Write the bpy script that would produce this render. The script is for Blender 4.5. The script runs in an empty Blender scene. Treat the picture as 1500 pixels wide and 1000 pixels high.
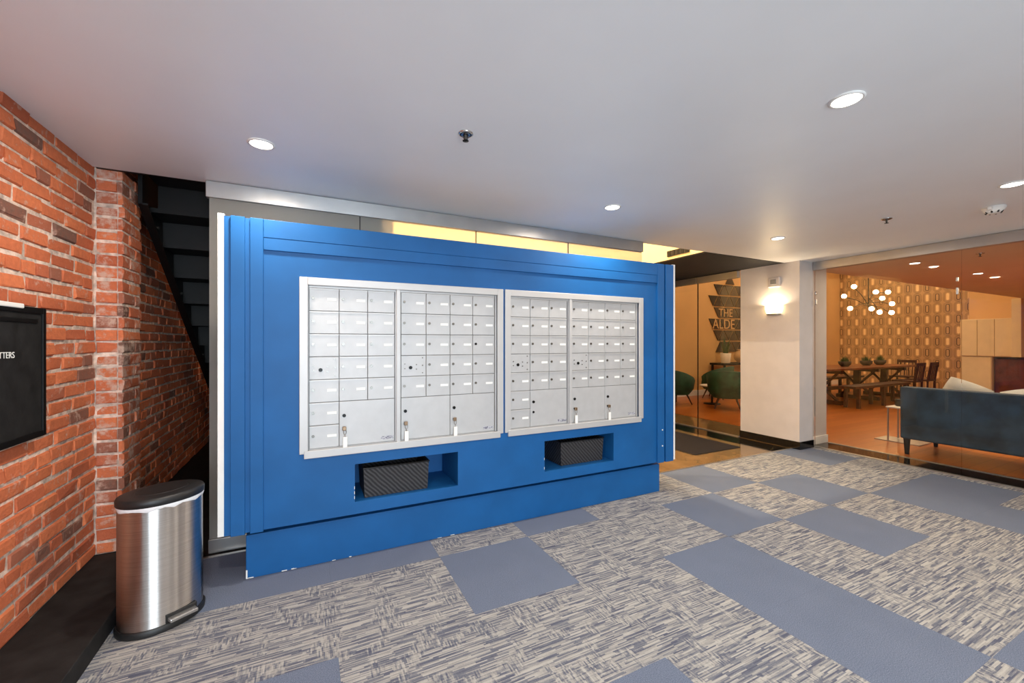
import bpy, bmesh, math, random
from mathutils import Vector, Matrix, Euler
random.seed(7)
R = math.radians
sc = bpy.context.scene
C = bpy.context.collection

# ------------------------------------------------------------ camera
F_PX = 609.0; CAM_H = 1.325; YAW = math.atan2(300, F_PX)
cd = bpy.data.cameras.new('camera'); cam = bpy.data.objects.new('camera', cd); C.objects.link(cam)
cd.sensor_width = 36; cd.lens = F_PX / 1500 * 36; cd.shift_y = 1.5 / 1500; cd.clip_start = 0.02
cam.location = (0, 0, CAM_H); cam.rotation_euler = (R(90), 0, -YAW); sc.camera = cam
# ------------------------------------------------------------ light and exposure
sc.view_settings.view_transform = 'Standard'; sc.view_settings.look = 'None'
sc.view_settings.gamma = 1; sc.view_settings.use_curve_mapping = False
sc.view_settings.exposure = 0.5
w = bpy.data.worlds.new('world'); sc.world = w; w.use_nodes = True
w.node_tree.nodes['Background'].inputs[0].default_value = (.75, .85, 1, 1)
w.node_tree.nodes['Background'].inputs[1].default_value = 1.0
CEIL = 2.34
P_DAY, P_DOWN, P_LOUNGE, P_HALL = 152, 10, 14, 70
def area(name, loc, rot, sx, sy, power, col, parent=None, shape='RECTANGLE'):
    l = bpy.data.lights.new(name, 'AREA'); l.shape = shape; l.size = sx
    if shape == 'RECTANGLE': l.size_y = sy
    l.energy = power; l.color = col
    o = bpy.data.objects.new(name, l); C.objects.link(o); o.location = loc; o.rotation_euler = rot
    if parent: o.parent = parent
    return o
# daylight that comes in through the entrance window behind the camera
area('daylight', (.35, -3.15, 1.25), (R(90), 0, 0), 2.2, 2.3, P_DAY, (.74, .87, 1))

# ------------------------------------------------------------ node helpers
def lin(c):
    f = lambda v: v / 12.92 if v <= .04045 else ((v + .055) / 1.055) ** 2.4
    return tuple(f(x / 255) for x in c) + (1,)
class NT:
    def __init__(s, name):
        s.m = bpy.data.materials.new(name); s.m.use_nodes = True; s.t = s.m.node_tree
        s.b = s.t.nodes['Principled BSDF']; s.out = s.t.nodes['Material Output']
    def n(s, typ, **kw):
        x = s.t.nodes.new(typ)
        for k, v in kw.items():
            if hasattr(x, k): setattr(x, k, v)
        return x
    def set(s, sock, v):
        if hasattr(v, 'is_output'): s.t.links.new(v, sock)
        else: sock.default_value = v
    def m_(s, op, a, b=0.0, c=None):
        x = s.n('ShaderNodeMath', operation=op); s.set(x.inputs[0], a); s.set(x.inputs[1], b)
        if c is not None: s.set(x.inputs[2], c)
        return x.outputs[0]
    def mix(s, f, a, b):
        x = s.n('ShaderNodeMix', data_type='RGBA'); s.set(x.inputs[0], f); s.set(x.inputs[6], a); s.set(x.inputs[7], b)
        return x.outputs[2]
    def pos(s): return s.n('ShaderNodeNewGeometry').outputs['Position']
    def obj(s): return s.n('ShaderNodeTexCoord').outputs['Object']
    def map(s, v, scale=(1, 1, 1), rot=(0, 0, 0)):
        x = s.n('ShaderNodeMapping'); s.set(x.inputs[0], v); x.inputs['Scale'].default_value = scale; x.inputs['Rotation'].default_value = rot
        return x.outputs[0]
    def noise(s, v, scale, detail=3, rough=.5):
        x = s.n('ShaderNodeTexNoise'); s.set(x.inputs['Vector'], v); x.inputs['Scale'].default_value = scale
        x.inputs['Detail'].default_value = detail; x.inputs['Roughness'].default_value = rough
        return x.outputs[0]
    def ramp(s, f, *stops):
        x = s.n('ShaderNodeValToRGB'); s.set(x.inputs[0], f); e = x.color_ramp.elements
        while len(e) < len(stops): e.new(.5)
        for i, (p, c) in enumerate(stops): e[i].position = p; e[i].color = c if len(c) == 4 else lin(c)
        return x.outputs[0]
    def bump(s, h, strength=.3, dist=.01):
        x = s.n('ShaderNodeBump'); s.set(x.inputs['Height'], h); x.inputs['Strength'].default_value = strength
        x.inputs['Distance'].default_value = dist
        s.t.links.new(x.outputs[0], s.b.inputs['Normal'])
    def base(s, v): s.set(s.b.inputs['Base Color'], v)
    def p(s, **kw):
        for k, v in kw.items(): s.set(s.b.inputs[k.replace('_', ' ')], v)
        return s
M = {}
def mat(name, col, rough=.5, metal=0, var=.06, vs=6, bump=0, bs=80, spec=.5, coat=0):
    t = NT(name); c = lin(col)
    nz = t.noise(t.pos(), vs, 4)
    d = tuple(max(0, x * (1 - 2 * var)) for x in c[:3]) + (1,); l = tuple(min(1, x * (1 + 2 * var)) for x in c[:3]) + (1,)
    t.base(t.ramp(nz, (.3, d), (.7, l)))
    t.p(Roughness=rough, Metallic=metal); t.b.inputs['Specular IOR Level'].default_value = spec
    if coat: t.b.inputs['Coat Weight'].default_value = coat
    if bump: t.bump(t.noise(t.pos(), bs, 4), bump, .004)
    M[name] = t.m; return t.m
def emis(name, col, s):
    t = NT(name); t.base(lin(col)); t.b.inputs['Emission Color'].default_value = lin(col); t.b.inputs['Emission Strength'].default_value = s
    M[name] = t.m; return t.m
mat('ceiling_paint', (244, 245, 246), .42, var=.01, vs=2)
mat('blue_paint', (21, 89, 150), .5, spec=.3, var=.05, vs=4, bump=.05, bs=30)
mat('white_paint', (238, 236, 232), .5, var=.02)
mat('pillar_paint', (202, 196, 194), .55, var=.02, bump=.04, bs=60)
mat('cream_paint', (238, 214, 166), .6, var=.02)
mat('lounge_ceiling_paint', (226, 208, 180), .6, var=.02, vs=1.5)
mat('tan_paint', (222, 178, 118), .6, var=.03, vs=1.5)
mat('black_paint', (34, 33, 33), .7, var=.2, vs=12, bump=.1, bs=60, spec=.25)
mat('black_steel', (12, 12, 13), .5, var=.15, vs=8, spec=.3)
mat('dark_soffit', (34, 32, 33), .7, var=.1)
mat('steel_rail', (186, 184, 182), .34, .85, var=.03)
mat('aluminium', (194, 193, 192), .45, .3, var=.02, vs=3)
mat('door_metal', (190, 190, 190), .5, .3, var=.02, vs=14, bump=.02, bs=300)
mat('recess_grey', (128, 128, 128), .5, .3)
mat('lock_metal', (120, 116, 110), .3, .9)
mat('dark_lock', (26, 25, 25), .35, .6)
mat('brass', (146, 122, 98), .35, .8)
mat('label_white', (246, 245, 240), .6, var=.01)
mat('black_plastic', (30, 30, 31), .45, var=.1, bump=.08, bs=200)
mat('bag_white', (240, 240, 242), .45, var=.02)
mat('black_tile', (14, 14, 15), .08, var=.2)
mat('mortar', (216, 194, 178), .95, var=.2, vs=30, bump=.6, bs=70)
mat('chrome', (200, 198, 196), .18, 1)
mat('grey_base', (118, 110, 100), .5, .3)
mat('navy_fabric', (38, 56, 74), .75, var=.3, vs=5, bump=.1, bs=200)
mat('green_velvet', (26, 74, 54), .7, var=.25, vs=8)
mat('cushion_cloth', (226, 220, 208), .8)
mat('dark_wood', (66, 34, 20), .4, var=.3, vs=6)
mat('walnut', (120, 62, 30), .3, var=.2, vs=6)
mat('red_wood', (104, 48, 30), .4, var=.2)
mat('leaf', (52, 84, 34), .6, var=.4, vs=40)
mat('pot_dark', (52, 44, 38), .6)
mat('pot_white', (232, 222, 204), .5)
mat('art_brown', (70, 58, 40), .7, var=.3, vs=3)
mat('letter_tan', (214, 172, 118), .7)
mat('vent_dark', (30, 26, 24), .6)
mat('glass_shade', (250, 240, 214), .4)
mat('grey_seal', (140, 140, 140), .5)
emis('downlight', (255, 246, 232), 7)
emis('warm_bulb', (255, 214, 150), 26)
emis('sconce_glow', (255, 226, 160), 8)
# plain carpet
t = NT('carpet_plain'); nz = t.noise(t.pos(), 260, 2); n2 = t.noise(t.pos(), 5, 3)
t.base(t.mix(n2, t.ramp(nz, (.3, (82, 92, 112)), (.7, (118, 127, 146))), t.ramp(nz, (.3, (92, 101, 120)), (.7, (128, 137, 156)))))
t.p(Roughness=.95); t.b.inputs['Specular IOR Level'].default_value = .1; t.bump(nz, .4, .004); M['carpet_plain'] = t.m
# streaked carpet
t = NT('carpet_streak'); p = t.pos(); sx = t.n('ShaderNodeSeparateXYZ'); t.t.links.new(p, sx.inputs[0])
def dashes(along, across, pitch, length, seed):
    row = t.m_('FLOOR', t.m_('DIVIDE', across, pitch)); wn = t.n('ShaderNodeTexWhiteNoise', noise_dimensions='1D'); t.set(wn.inputs['W'], t.m_('ADD', row, seed))
    cell = t.m_('FLOOR', t.m_('ADD', t.m_('DIVIDE', along, length), t.m_('MULTIPLY', wn.outputs[0], 17.0)))
    cb = t.n('ShaderNodeCombineXYZ'); t.set(cb.inputs[0], cell); t.set(cb.inputs[1], row); cb.inputs[2].default_value = seed
    w2 = t.n('ShaderNodeTexWhiteNoise', noise_dimensions='3D'); t.t.links.new(cb.outputs[0], w2.inputs[0]); return w2.outputs[0]
a = t.m_('ADD', t.m_('MULTIPLY', dashes(sx.outputs[0], sx.outputs[1], .0058, .10, 3.5), .34), t.m_('MULTIPLY', t.noise(t.map(p, (6, 95, 1)), 1, 5, .7), .66))
b = t.m_('ADD', t.m_('MULTIPLY', dashes(sx.outputs[1], sx.outputs[0], .0062, .03, 8.5), .4), t.m_('MULTIPLY', t.noise(t.map(p, (80, 14, 1)), 1, 3, .6), .6))
mk = t.ramp(t.noise(p, 7, 2), (.50, (0, 0, 0)), (.58, (255, 255, 255)))
f = t.m_('ADD', t.mix(t.m_('MULTIPLY', mk, .6), a, b), t.m_('MULTIPLY', t.m_('SUBTRACT', t.noise(p, 300, 2), .5), .2))
t.base(t.ramp(f, (.33, (86, 90, 106)), (.45, (118, 120, 128)), (.52, (146, 145, 143)), (.66, (174, 171, 166))))
t.p(Roughness=.95); t.b.inputs['Specular IOR Level'].default_value = .1; t.bump(f, .35, .004); M['carpet_streak'] = t.m
# bricks: random tone per brick
def brick_mat(name, src, smear=0.0):
    t = NT(name)
    if src == 'obj': r = t.n('ShaderNodeObjectInfo').outputs['Random']
    else:
        at = t.n('ShaderNodeAttribute'); at.attribute_name = 'tone'; r = at.outputs['Fac']
    col = t.ramp(r, (0, (186, 100, 70)), (.25, (216, 122, 82)), (.5, (228, 132, 88)), (.76, (204, 112, 78)), (.88, (178, 110, 86)), (.95, (142, 100, 84)), (1, (118, 94, 84)))
    p = t.pos(); nz = t.noise(p, 38, 5, .6); big = t.noise(p, 9, 3)
    col = t.mix(t.m_('MULTIPLY', t.ramp(nz, (.35, (0, 0, 0)), (.75, (255, 255, 255))), .45), col, lin((170, 90, 64)))
    sm = t.ramp(t.m_('ADD', t.m_('MULTIPLY', nz, .5), t.m_('MULTIPLY', big, .5)), (.56 - smear, (0, 0, 0)), (.68 - smear, (255, 255, 255)))
    col = t.mix(t.m_('MULTIPLY', sm, .7), col, lin((218, 190, 172)))
    t.base(col); t.p(Roughness=.9); t.b.inputs['Specular IOR Level'].default_value = .2; t.bump(t.noise(p, 60, 5, .65), .7, .006); M[name] = t.m
brick_mat('brick', 'obj'); brick_mat('brick_bulk', 'attr'); brick_mat('brick_pier', 'obj', .07)
# lounge wood floor
t = NT('wood_floor'); br = t.n('ShaderNodeTexBrick'); t.t.links.new(t.map(t.pos(), (1, 1, 1)), br.inputs['Vector'])
br.inputs['Color1'].default_value = lin((190, 108, 36)); br.inputs['Color2'].default_value = lin((170, 92, 28)); br.inputs['Mortar'].default_value = lin((120, 62, 24))
br.inputs['Scale'].default_value = 1; br.inputs['Brick Width'].default_value = 1.2; br.inputs['Row Height'].default_value = .13; br.inputs['Mortar Size'].default_value = .003
t.base(t.mix(t.m_('MULTIPLY', t.noise(t.map(t.pos(), (3, 30, 1)), 2, 4), .5), br.outputs[0], lin((146, 76, 22)))); t.p(Roughness=.28); M['wood_floor'] = t.m
# vestibule tile
mat('hall_tile', (124, 98, 66), .1, var=.12, vs=4)
# door mat
mat('mat_fibre', (46, 42, 42), .95, var=.3, vs=120, bump=.5, bs=200, spec=.1)
# weave
t = NT('weave'); wv = t.n('ShaderNodeTexWave', wave_type='BANDS', bands_direction='DIAGONAL'); t.t.links.new(t.obj(), wv.inputs['Vector'])
wv.inputs['Scale'].default_value = 22; wv.inputs['Distortion'].default_value = 1.5; wv.inputs['Detail'].default_value = 2
t.base(t.ramp(wv.outputs[1], (.2, (24, 24, 26)), (.8, (62, 61, 64)))); t.p(Roughness=.6); t.bump(wv.outputs[1], .5, .004); M['weave'] = t.m
# brushed stainless
t = NT('stainless'); t.base(t.ramp(t.noise(t.map(t.obj(), (2, 2, 160)), 3, 3), (.3, (190, 186, 182)), (.7, (214, 211, 208))))
t.p(Metallic=1.0, Roughness=.36); t.b.inputs['Anisotropic'].default_value = 1.0; t.b.inputs['Anisotropic Rotation'].default_value = .25
tg = t.n('ShaderNodeTangent', direction_type='RADIAL', axis='Z'); t.t.links.new(tg.outputs[0], t.b.inputs['Tangent'])
t.bump(t.noise(t.map(t.obj(), (30, 30, 1.5)), 1, 1), .06, .006); M['stainless'] = t.m
# clear glass
t = NT('clear_glass'); tr = t.n('ShaderNodeBsdfTransparent'); gl = t.n('ShaderNodeBsdfGlossy'); fr = t.n('ShaderNodeFresnel'); mx = t.n('ShaderNodeMixShader')
tr.inputs[0].default_value = (.97, .975, .965, 1); gl.inputs['Roughness'].default_value = .01; fr.inputs[0].default_value = 1.3
t.t.links.new(fr.outputs[0], mx.inputs[0]); t.t.links.new(tr.outputs[0], mx.inputs[1]); t.t.links.new(gl.outputs[0], mx.inputs[2]); t.t.links.new(mx.outputs[0], t.out.inputs[0]); M['clear_glass'] = t.m
# frosted glass
t = NT('frosted_glass'); t.base(lin((226, 224, 216))); t.p(Roughness=.45); t.b.inputs['Transmission Weight'].default_value = .78; t.b.inputs['IOR'].default_value = 1.2
M['frosted_glass'] = t.m
# printed wallpaper: columns of stretched ovals, dark outline and pale fill in turn
t = NT('wallpaper'); sx = t.n('ShaderNodeSeparateXYZ'); t.t.links.new(t.pos(), sx.inputs[0])
u = t.m_('DIVIDE', sx.outputs[1], .2047); v = t.m_('DIVIDE', sx.outputs[2], .30)
iu, iv = t.m_('FLOOR', u), t.m_('FLOOR', v)
par = t.m_('FLOORED_MODULO', t.m_('ADD', iu, iv), 2.0)
x_ = t.m_('MULTIPLY', t.m_('SUBTRACT', t.m_('FRACT', u), .5), .2047); y_ = t.m_('MULTIPLY', t.m_('SUBTRACT', t.m_('FRACT', v), .5), .30)
dy = t.m_('MAXIMUM', t.m_('SUBTRACT', t.m_('ABSOLUTE', y_), .062), 0.0)
d = t.m_('SQRT', t.m_('ADD', t.m_('MULTIPLY', x_, x_), t.m_('MULTIPLY', dy, dy)))
band = lambda lo, hi: t.m_('MULTIPLY', t.m_('GREATER_THAN', d, lo), t.m_('LESS_THAN', d, hi))
col = t.mix(t.m_('MULTIPLY', band(.058, .066), .8), lin((196, 156, 106)), lin((88, 66, 46)))
col = t.mix(t.m_('MULTIPLY', band(.080, .088), .8), col, lin((96, 74, 52)))
dark = t.mix(band(.027, .042), col, lin((44, 30, 20))); pale = t.mix(t.m_('LESS_THAN', d, .029), col, lin((250, 214, 156)))
t.base(t.mix(par, dark, pale)); t.p(Roughness=.6); M['wallpaper'] = t.m
# sticker print
t = NT('sticker'); t.base(t.ramp(t.noise(t.map(t.pos(), (90, 1, 160)), 1, 2), (.45, (120, 120, 134)), (.55, (196, 196, 202)))); M['sticker'] = t.m

# ------------------------------------------------------------ mesh helpers
class MB:
    def __init__(s): s.v = []; s.f = []; s.sm = []
    def add(s, vs, fs, smooth=False):
        o = len(s.v); s.v += [tuple(q) for q in vs]; s.f += [tuple(i + o for i in f) for f in fs]; s.sm += [smooth] * len(fs); return s
    def box(s, x0, x1, y0, y1, z0, z1):
        return s.add([(x, y, z) for z in (z0, z1) for y in (y0, y1) for x in (x0, x1)],
                     [(0, 2, 3, 1), (4, 5, 7, 6), (0, 1, 5, 4), (2, 6, 7, 3), (0, 4, 6, 2), (1, 3, 7, 5)])
    def bbox(s, x0, x1, y0, y1, z0, z1, b=.004):       # chamfered box
        bm = bmesh.new(); bmesh.ops.create_cube(bm, size=1)
        for q in bm.verts: q.co = Vector(((x0 + x1) / 2 + q.co.x * (x1 - x0), (y0 + y1) / 2 + q.co.y * (y1 - y0), (z0 + z1) / 2 + q.co.z * (z1 - z0)))
        bmesh.ops.bevel(bm, geom=bm.edges[:], offset=b, segments=2, affect='EDGES', profile=.5)
        bm.verts.index_update(); s.add([q.co for q in bm.verts], [[q.index for q in f.verts] for f in bm.faces]); bm.free(); return s
    def tube(s, pts, r, n=10, cap=True):
        pts = [Vector(q) for q in pts]; rs = r if isinstance(r, (list, tuple)) else [r] * len(pts); rings = []
        for i, q in enumerate(pts):
            d = (pts[min(i + 1, len(pts) - 1)] - pts[max(i - 1, 0)]).normalized()
            a = d.orthogonal().normalized() if i == 0 else (a - d * a.dot(d)).normalized()
            b = d.cross(a); rings.append([q + (a * math.cos(2 * math.pi * k / n) + b * math.sin(2 * math.pi * k / n)) * rs[i] for k in range(n)])
        vs = [q for ring in rings for q in ring]; fs = []
        for i in range(len(pts) - 1):
            for k in range(n): fs.append((i * n + k, i * n + (k + 1) % n, (i + 1) * n + (k + 1) % n, (i + 1) * n + k))
        s.add(vs, fs, True)
        if cap: s.add(rings[0][::-1], [tuple(range(n))]); s.add(rings[-1], [tuple(range(n))])
        return s
    def lathe(s, prof, c=(0, 0, 0), n=24, sx=1, sy=1, smooth=True):
        vs = []; fs = []
        for r, z in prof:
            for k in range(n): vs.append((c[0] + sx * r * math.cos(2 * math.pi * k / n), c[1] + sy * r * math.sin(2 * math.pi * k / n), c[2] + z))
        for i in range(len(prof) - 1):
            for k in range(n): fs.append((i * n + k, i * n + (k + 1) % n, (i + 1) * n + (k + 1) % n, (i + 1) * n + k))
        s.add(vs, fs, smooth)
        for i, rev in ((0, True), (len(prof) - 1, False)):
            if prof[i][0] > 1e-5:
                ring = [vs[i * n + k] for k in range(n)]; s.add(ring[::-1] if rev else ring, [tuple(range(n))])
        return s
    def prism(s, poly, a0, a1, axis='x'):               # polygon extruded along an axis
        n = len(poly)
        def P(q, a): return {'x': (a, q[0], q[1]), 'y': (q[0], a, q[1]), 'z': (q[0], q[1], a)}[axis]
        vs = [P(q, a0) for q in poly] + [P(q, a1) for q in poly]
        fs = [tuple(range(n))[::-1], tuple(range(n, 2 * n))] + [(i, (i + 1) % n, (i + 1) % n + n, i + n) for i in range(n)]
        return s.add(vs, fs)
    def mesh(s, name, off=(0, 0, 0)):
        me = bpy.data.meshes.new(name); ox, oy, oz = off
        me.from_pydata([(a - ox, b - oy, c - oz) for a, b, c in s.v], [], s.f); me.polygons.foreach_set('use_smooth', s.sm)
        bm = bmesh.new(); bm.from_mesh(me); bmesh.ops.recalc_face_normals(bm, faces=bm.faces); bm.to_mesh(me); bm.free(); me.update(); return me
    def build(s, name, m, parent=None, off=None):
        if off is None: off = origin(parent) if parent else (0, 0, 0)
        me = s.mesh(name, off); o = bpy.data.objects.new(name, me); C.objects.link(o); me.materials.append(M[m])
        if parent: o.parent = parent
        return o
def origin(o):
    p = Vector((0, 0, 0))
    while o: p += o.location; o = o.parent
    return p
def inst(me, name, m, parent, loc, rotz=0, scale=None):
    o = bpy.data.objects.new(name, me); C.objects.link(o); o.parent = parent; o.location = loc; o.rotation_euler = (0, 0, rotz)
    if scale: o.scale = scale
    if m and not me.materials: me.materials.append(M[m])
    return o
def thing(name, label, cat, loc=(0, 0, 0), rotz=0, group=None):
    o = bpy.data.objects.new(name, None); C.objects.link(o); o.empty_display_size = .1; o.location = loc; o.rotation_euler = (0, 0, rotz)
    return tag(o, label, cat, group)
def tag(o, label, cat, group=None):
    o['label'] = label; o['category'] = cat
    if group: o['group'] = group
    return o
def struct(o, label=None):
    o['kind'] = 'structure'
    if label: o['label'] = label
    return o
def B(*a): return MB().box(*a)
def dup(root, loc, label=None, group=None, rotz=None):
    r = root.copy(); C.objects.link(r); r.location = loc
    if rotz is not None: r.rotation_euler = (0, 0, rotz)
    if label: r['label'] = label
    if group: r['group'] = group
    for ch in list(root.children):
        c = ch.copy(); C.objects.link(c); c.parent = r
        for g in ch.children:
            d = g.copy(); C.objects.link(d); d.parent = c
    return r
def text(body, size, m, parent, loc, rot, name='lettering', ext=.0006):
    cu = bpy.data.curves.new(name, 'FONT'); cu.body = body; cu.size = size; cu.extrude = ext; cu.align_x = 'LEFT'
    tmp = bpy.data.objects.new('tmp', cu); C.objects.link(tmp); dg = bpy.context.evaluated_depsgraph_get()
    me = bpy.data.meshes.new_from_object(tmp.evaluated_get(dg)); bpy.data.objects.remove(tmp)
    me.materials.clear(); me.materials.append(M[m]); o = bpy.data.objects.new(name, me); C.objects.link(o)
    o.parent = parent; o.location = Vector(loc) - origin(parent); o.rotation_euler = rot; return o

# ============================================================ SETTING
XW = -1.11                     # brick wall plane
YB, YF = -2.8, 3.22            # rear wall, edge of the low ceiling
floor = struct(B(-1.3, 5.79, YB, 3.113, -.1, -.012).build('floor', 'grey_base'), 'carpet tile floor, slate blue and streaked grey')
TX, TY = .617, .609
blue = {(-3, 0), (-2, 0), (-1, 0), (1, 0), (4, 0), (7, 0), (0, 1), (3, 1), (5, 1), (-2, 2), (2, 2), (4, 2), (6, 2), (7, 2), (0, 3), (2, 3), (6, 3), (3, 4), (-1, 5), (5, 5), (1, 6)}
for i in range(-3, 9):
    for j in range(0, 10):
        x0 = max(.735 + TX * i, -.806); x1 = min(.735 + TX * (i + 1), 5.785); y1 = 3.113 - TY * j; y0 = max(y1 - TY, YB)
        if x1 - x0 < .03 or y1 - y0 < .03: continue
        g = .0002
        B(x0 + g, x1 - g, y0 + g, y1 - g, -.012, 0).build('carpet_tile', 'carpet_plain' if (i, j) in blue else 'carpet_streak', floor)
# ledge along the brick wall
struct(MB().bbox(XW - .02, -.806, YB, 3.24, -.05, .085, .004).build('trim_1', 'black_paint'), 'black painted ledge along the foot of the brick wall')
struct(MB().bbox(XW - .02, -.806, 3.245, 7.2, -.05, .085, .004).build('trim_2', 'black_paint'), 'black ledge running back under the staircase')
# vestibule floor and lounge floor
hf = struct(B(-.80, 5.06, 3.135, 7.3, -.1, -.012).build('floor_hall', 'grey_base'), 'glossy tan tiled floor of the entrance hall')
for i in range(10):
    for j in range(7):
        x0 = -.80 + .6 * i; x1 = min(x0 + .6, 5.06); y0 = 3.135 + .6 * j; y1 = min(y0 + .6, 7.3)
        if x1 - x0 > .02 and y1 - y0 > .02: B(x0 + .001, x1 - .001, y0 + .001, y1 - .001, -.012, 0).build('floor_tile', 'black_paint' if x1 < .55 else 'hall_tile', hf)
bf = struct(B(5.06, 6.15, 3.135, 7.3, -.1, -.012).build('floor_border', 'grey_base'), 'glossy black tile border along the glass doors')
for i in range(3):
    for j in range(11):
        x0 = 5.06 + .365 * i; y0 = 3.135 + .38 * j; y1 = min(y0 + .38, 7.3)
        if y1 - y0 > .02: B(x0 + .001, x0 + .363, y0 + .001, y1 - .001, -.012, 0).build('floor_tile', 'black_tile' if i == 0 else 'hall_tile', bf)
tf = struct(B(5.80, 6.20, YB, 3.10, -.1, -.012).build('floor_threshold', 'grey_base'), 'dark glossy tile threshold inside the glass wall')
for j in range(16):
    y1 = 3.10 - .38 * j; y0 = max(y1 - .38, YB)
    if y1 - y0 > .02: B(5.801, 6.199, y0 + .001, y1 - .001, -.012, 0).build('floor_tile', 'black_tile', tf)
struct(B(6.20, 15.4, YB, 7.3, -.1, 0).build('floor_lounge', 'wood_floor'), 'honey coloured wood plank floor of the lounge')
struct(B(6.185, 6.215, YB, 3.09, -.02, .006).build('trim_3', 'steel_rail'), 'metal strip between dark threshold and wood floor')
struct(B(-.80, 5.46, 3.113, 3.135, -.02, .004).build('trim_4', 'steel_rail'), 'metal strip along the back edge of the carpet')
# ceiling
struct(B(-1.5, 5.75, YB, YF, CEIL, CEIL + .3).build('ceiling', 'ceiling_paint'), 'smooth pale grey lobby ceiling')
struct(B(5.76, 15.6, YB, 3.39, CEIL, CEIL + .3).build('ceiling_lounge', 'lounge_ceiling_paint'), 'low warm ceiling over the near part of the lounge')
bk = struct(B(4.02, 5.50, YF + .003, 7.3, CEIL + .012, CEIL + .9).build('ceiling_bulkhead', 'cream_paint'), 'cream bulkhead over the entrance hall')
B(4.03, 5.49, YF + .02, 7.28, CEIL, CEIL + .012).build('soffit_panel', 'dark_soffit', bk)
struct(B(-1.5, 15.6, YF + .2, 7.6, 4.2, 4.4).build('ceiling_upper', 'cream_paint'), 'high ceiling over the hall and lounge')
struct(B(-1.5, 15.6, 3.08, 3.20, CEIL + .301, 4.4).build('wall_light_stop', 'cream_paint'), 'unseen cream wall added above the low ceiling against light leaks')  # out of view, added to keep world light from leaking over the slab
# plain walls
struct(B(.52, .60, 3.30, 5.15, 0, 4.2).build('wall_partition', 'cream_paint'), 'cream partition between staircase and hall')
struct(B(.605, 4.0, 5.2, 5.3, 0, 4.2).build('wall_hall', 'cream_paint'), 'cream back wall of the entrance hall')
struct(B(-1.5, 15.6, 7.32, 7.5, -.1, 4.2).build('wall_back', 'tan_paint'), 'tan back wall of the lounge')
lb = struct(B(5.5, 15.3, 7.29, 7.318, 0, .13).build('baseboard_back', 'white_paint'), 'white baseboard on the back wall of the lounge')
struct(B(15.32, 15.5, 4.42, 7.31, -.1, 4.2).build('wall_right', 'wallpaper'), 'wallpapered lounge wall with columns of stretched ovals')
struct(B(15.32, 15.5, YB, 4.415, -.1, 4.2).build('wall_kitchen', 'tan_paint'), 'plain tan wall behind the kitchen cabinets')
wr = MB().box(-1.5, -.7, YB - .2, YB, 0, CEIL).box(1.4, 15.6, YB - .2, YB, 0, CEIL).box(-.7, 1.4, YB - .2, YB, 2.2, CEIL)
struct(wr.build('wall_rear', 'pillar_paint'), 'pale rear wall with the street entrance')
w4 = struct(MB().box(-.7, -.64, YB - .16, YB - .06, 0, 2.2).box(1.34, 1.4, YB - .16, YB - .06, 0, 2.2).box(-.64, 1.34, YB - .16, YB - .06, 2.14, 2.2).box(.32, .38, YB - .16, YB - .06, 0, 2.14).build('window_1', 'steel_rail'), 'glazed street entrance frame')
for x0, x1 in ((-.64, .32), (.38, 1.34)): B(x0, x1, YB - .115, YB - .105, 0, 2.14).build('pane', 'clear_glass', w4)
# brick walls
def brick_mesh(l, h, d, seed):
    r = random.Random(seed); c = .006; mb = MB(); j = lambda s: r.uniform(-s, s)
    back = [(0, y, z) for y, z in ((0, 0), (l, 0), (l, h), (0, h))]
    mid = [(d - c + j(.002), y + j(.003), z + j(.003)) for y, z in ((0, 0), (l, 0), (l, h), (0, h))]
    front = [(d + j(.004), y + j(.0045), z + j(.0045)) for y, z in ((c, c), (l - c, c), (l - c, h - c), (c, h - c))]
    mb.add(back + mid + front, [(0, 1, 5, 4), (1, 2, 6, 5), (2, 3, 7, 6), (3, 0, 4, 7), (4, 5, 9, 8), (5, 6, 10, 9), (6, 7, 11, 10), (7, 4, 8, 11), (8, 9, 10, 11)])
    me = mb.mesh('brick'); return me
PITCH, BH, DEPTH, ROW0 = .0735, .0605, .024, .087
STR = [brick_mesh(.205, BH, DEPTH, i) for i in range(8)]
NROW = 31
def brick_row(y0, y1, k, rng):
    y = y0 - (0 if k % 2 else rng.uniform(.08, .13)); out = []
    hdr = (k % 6 == 3)
    while y < y1 - .02:
        l = .098 if hdr else rng.uniform(.19, .215); a = max(y, y0); b = min(y + l, y1)
        if b - a > .03: out.append((a, b - a))
        y += l + .0135
    return out
def brick_wall(name, label, y0, y1, xf, keep, slab, seed, ztop=None, m='brick'):
    root = struct(B(*slab).build(name, 'mortar'), label); rng = random.Random(seed); n = 0
    bulk = MB(); tone = []
    for k in range(NROW if ztop is None else int((ztop - ROW0) / PITCH)):
        z = ROW0 + k * PITCH
        for y, l in brick_row(y0, y1, k, rng):
            zz = z + rng.uniform(-.003, .003); dx = rng.uniform(-.004, .004)
            if keep(y, l, zz) and n < 300:
                me = STR[rng.randrange(8)]
                inst(me, 'brick', m, root, (xf - DEPTH + dx, y, zz), 0, (1, l / .205, 1)); n += 1
            else:
                o = len(bulk.f); bulk.box(xf - DEPTH, xf + dx, y, y + l, zz, zz + BH); tone += [rng.random()] * (len(bulk.f) - o)
    if bulk.f:
        b = bulk.build('brickwork', 'brick_bulk', root); b['kind'] = 'stuff'
        at = b.data.attributes.new('tone', 'FLOAT', 'FACE')
        for i, v in enumerate(tone): at.data[i].value = v
    return root
for me in STR: me.materials.append(M['brick'])
brick_wall('wall_left', 'old orange red brick wall with rough mortar joints', 1.0, 3.25, XW, lambda y, l, z: y + l > 2.05, (XW - .3, XW - .007, 1.0, 3.26, -.05, CEIL + .02), 3)
struct(B(XW - .3, XW - .002, YB, .999, -.05, CEIL + .02).build('wall_entrance', 'pillar_paint'), 'pale wall beside the street entrance')
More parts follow.
